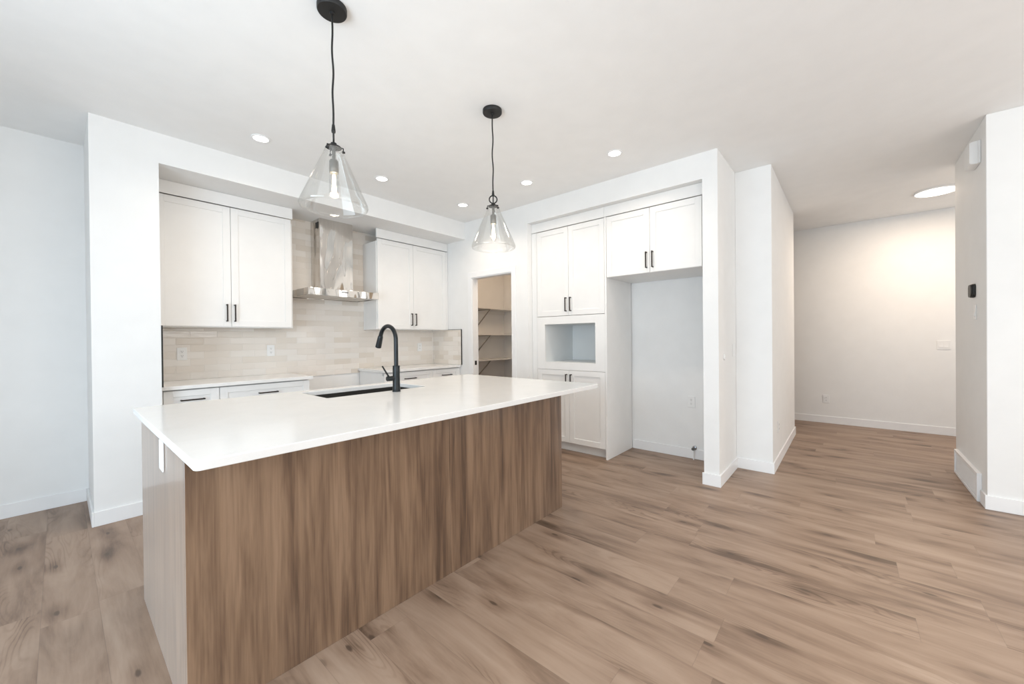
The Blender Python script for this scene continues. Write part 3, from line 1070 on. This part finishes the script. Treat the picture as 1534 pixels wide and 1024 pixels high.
def slab_y(u0, u1, z0, z1, r, y0, y1):
    q = MB().prism(rrect(u0, u1, z0, z1, r), y0, y1)
    bmesh.ops.transform(q.bm, verts=q.bm.verts, matrix=Matrix(((1, 0, 0, 0), (0, 0, 1, 0), (0, 1, 0, 0), (0, 0, 0, 1))))
    return q


slab_y(4.668, 4.772, 1.552, 1.658, 0.030, YG + 0.0005, YG + 0.020).build('base', 'black', th, 0.003)
slab_y(4.672, 4.768, 1.556, 1.654, 0.028, YG + 0.0205, YG + 0.028).build('screen', 'sink', th, 0.002)

vg = thing('floor_vent', 'white return air grille at floor level on the right wall', 'vent', (4.94, YG, 0))
vx0, vx1, vz1 = 4.515, 5.355, 0.215
f_ = MB()
f_.box(vx0, vx1, YG + 0.0005, YG + 0.026, vz1 - 0.024, vz1)
f_.box(vx0, vx1, YG + 0.0005, YG + 0.026, 0.001, 0.024)
f_.box(vx0, vx0 + 0.026, YG + 0.0005, YG + 0.026, 0.024, vz1 - 0.024)
f_.box(vx1 - 0.026, vx1, YG + 0.0005, YG + 0.026, 0.024, vz1 - 0.024)
f_.build('frame', 'trim', vg, 0.002)
l_ = MB()
nl = 12
for k in range(nl):
    z = 0.026 + (vz1 - 0.052) * k / nl
    l_.prism([(YG + 0.006, z), (YG + 0.019, z + 0.001), (YG + 0.019, z + 0.004), (YG + 0.006, z + 0.0125)], vx0 + 0.026, vx1 - 0.026)
bmesh.ops.transform(l_.bm, verts=l_.bm.verts, matrix=Matrix(((0, 0, 1, 0), (1, 0, 0, 0), (0, 1, 0, 0), (0, 0, 0, 1))))
l_.build('louvers', 'trim', vg)

# water valve at the foot of the fridge alcove wall
vy, vz = 1.213, 0.115
wv = thing('water_valve', 'small grey water shutoff valve at the baseboard of the fridge alcove', 'valve', (4.288, vy, vz))
MB().lathe([(0, -0.0005), (0.022, -0.0005), (0.022, -0.003), (0.012, -0.008), (0, -0.008)], (4.288, vy, vz), 20, 'x').build('escutcheon', 'chrome', wv, smooth=True)
q = MB().cyl(0.007, -0.045, -0.007, (4.288, vy, vz), 14, 'x')
q.cyl(0.010, vz - 0.016, vz + 0.016, (4.288 - 0.036, vy, 0), 14, 'z', 0.002)
q.build('valve_body', 'chrome', wv, smooth=True)
MB().lathe([(0, -0.066), (0.012, -0.066), (0.015, -0.060), (0.012, -0.052), (0.005, -0.050), (0.005, -0.044), (0, -0.044)], (4.288, vy, vz), 16, 'x').build('knob', 'grey', wv, smooth=True)
MB().tube([(4.252, vy, vz - 0.015), (4.252, vy, 0.05), (4.252, vy, 0.0015)], 0.0055, 10).build('pipe', 'plastic', wv, smooth=True)

# ------------------------------------------------------------------ pantry shelves
PB = YT - 0.008


def make_shelf(label, z):
    r = thing('pantry_shelf', label, 'shelf', (4.43, PB, z), 'pantry shelves')
    MB().box(XP + 0.102, 5.158, 4.30, PB - 0.0005, z, z + 0.018).build('board', 'shelf', r, 0.001, seg=1)
    MB().box(XP + 0.102, 5.158, PB - 0.019, PB - 0.0005, z - 0.06, z - 0.0005).build('wall_cleat', 'shelf', r)
    for x in (4.49,):
        b_ = MB()
        b_.box(x - 0.011, x + 0.011, 4.32, PB - 0.020, z - 0.012, z - 0.0005)
        b_.box(x - 0.011, x + 0.011, PB - 0.028, PB - 0.0195, z - 0.27, z - 0.012)
        b_.tube([(x, PB - 0.024, z - 0.255), (x, 4.335, z - 0.014)], 0.0085, 8)
        b_.build('bracket', 'bracket', r)
    return r


sh = make_shelf('top pantry shelf with a diagonal bracket, seen through the doorway', 1.742)
for z, lab in ((1.325, 'middle pantry shelf at eye level, seen through the doorway'),
               (0.922, 'lowest visible pantry shelf, just above the island countertop')):
    k = copy_tree(sh)
    k.location.z = z
    k['label'] = lab
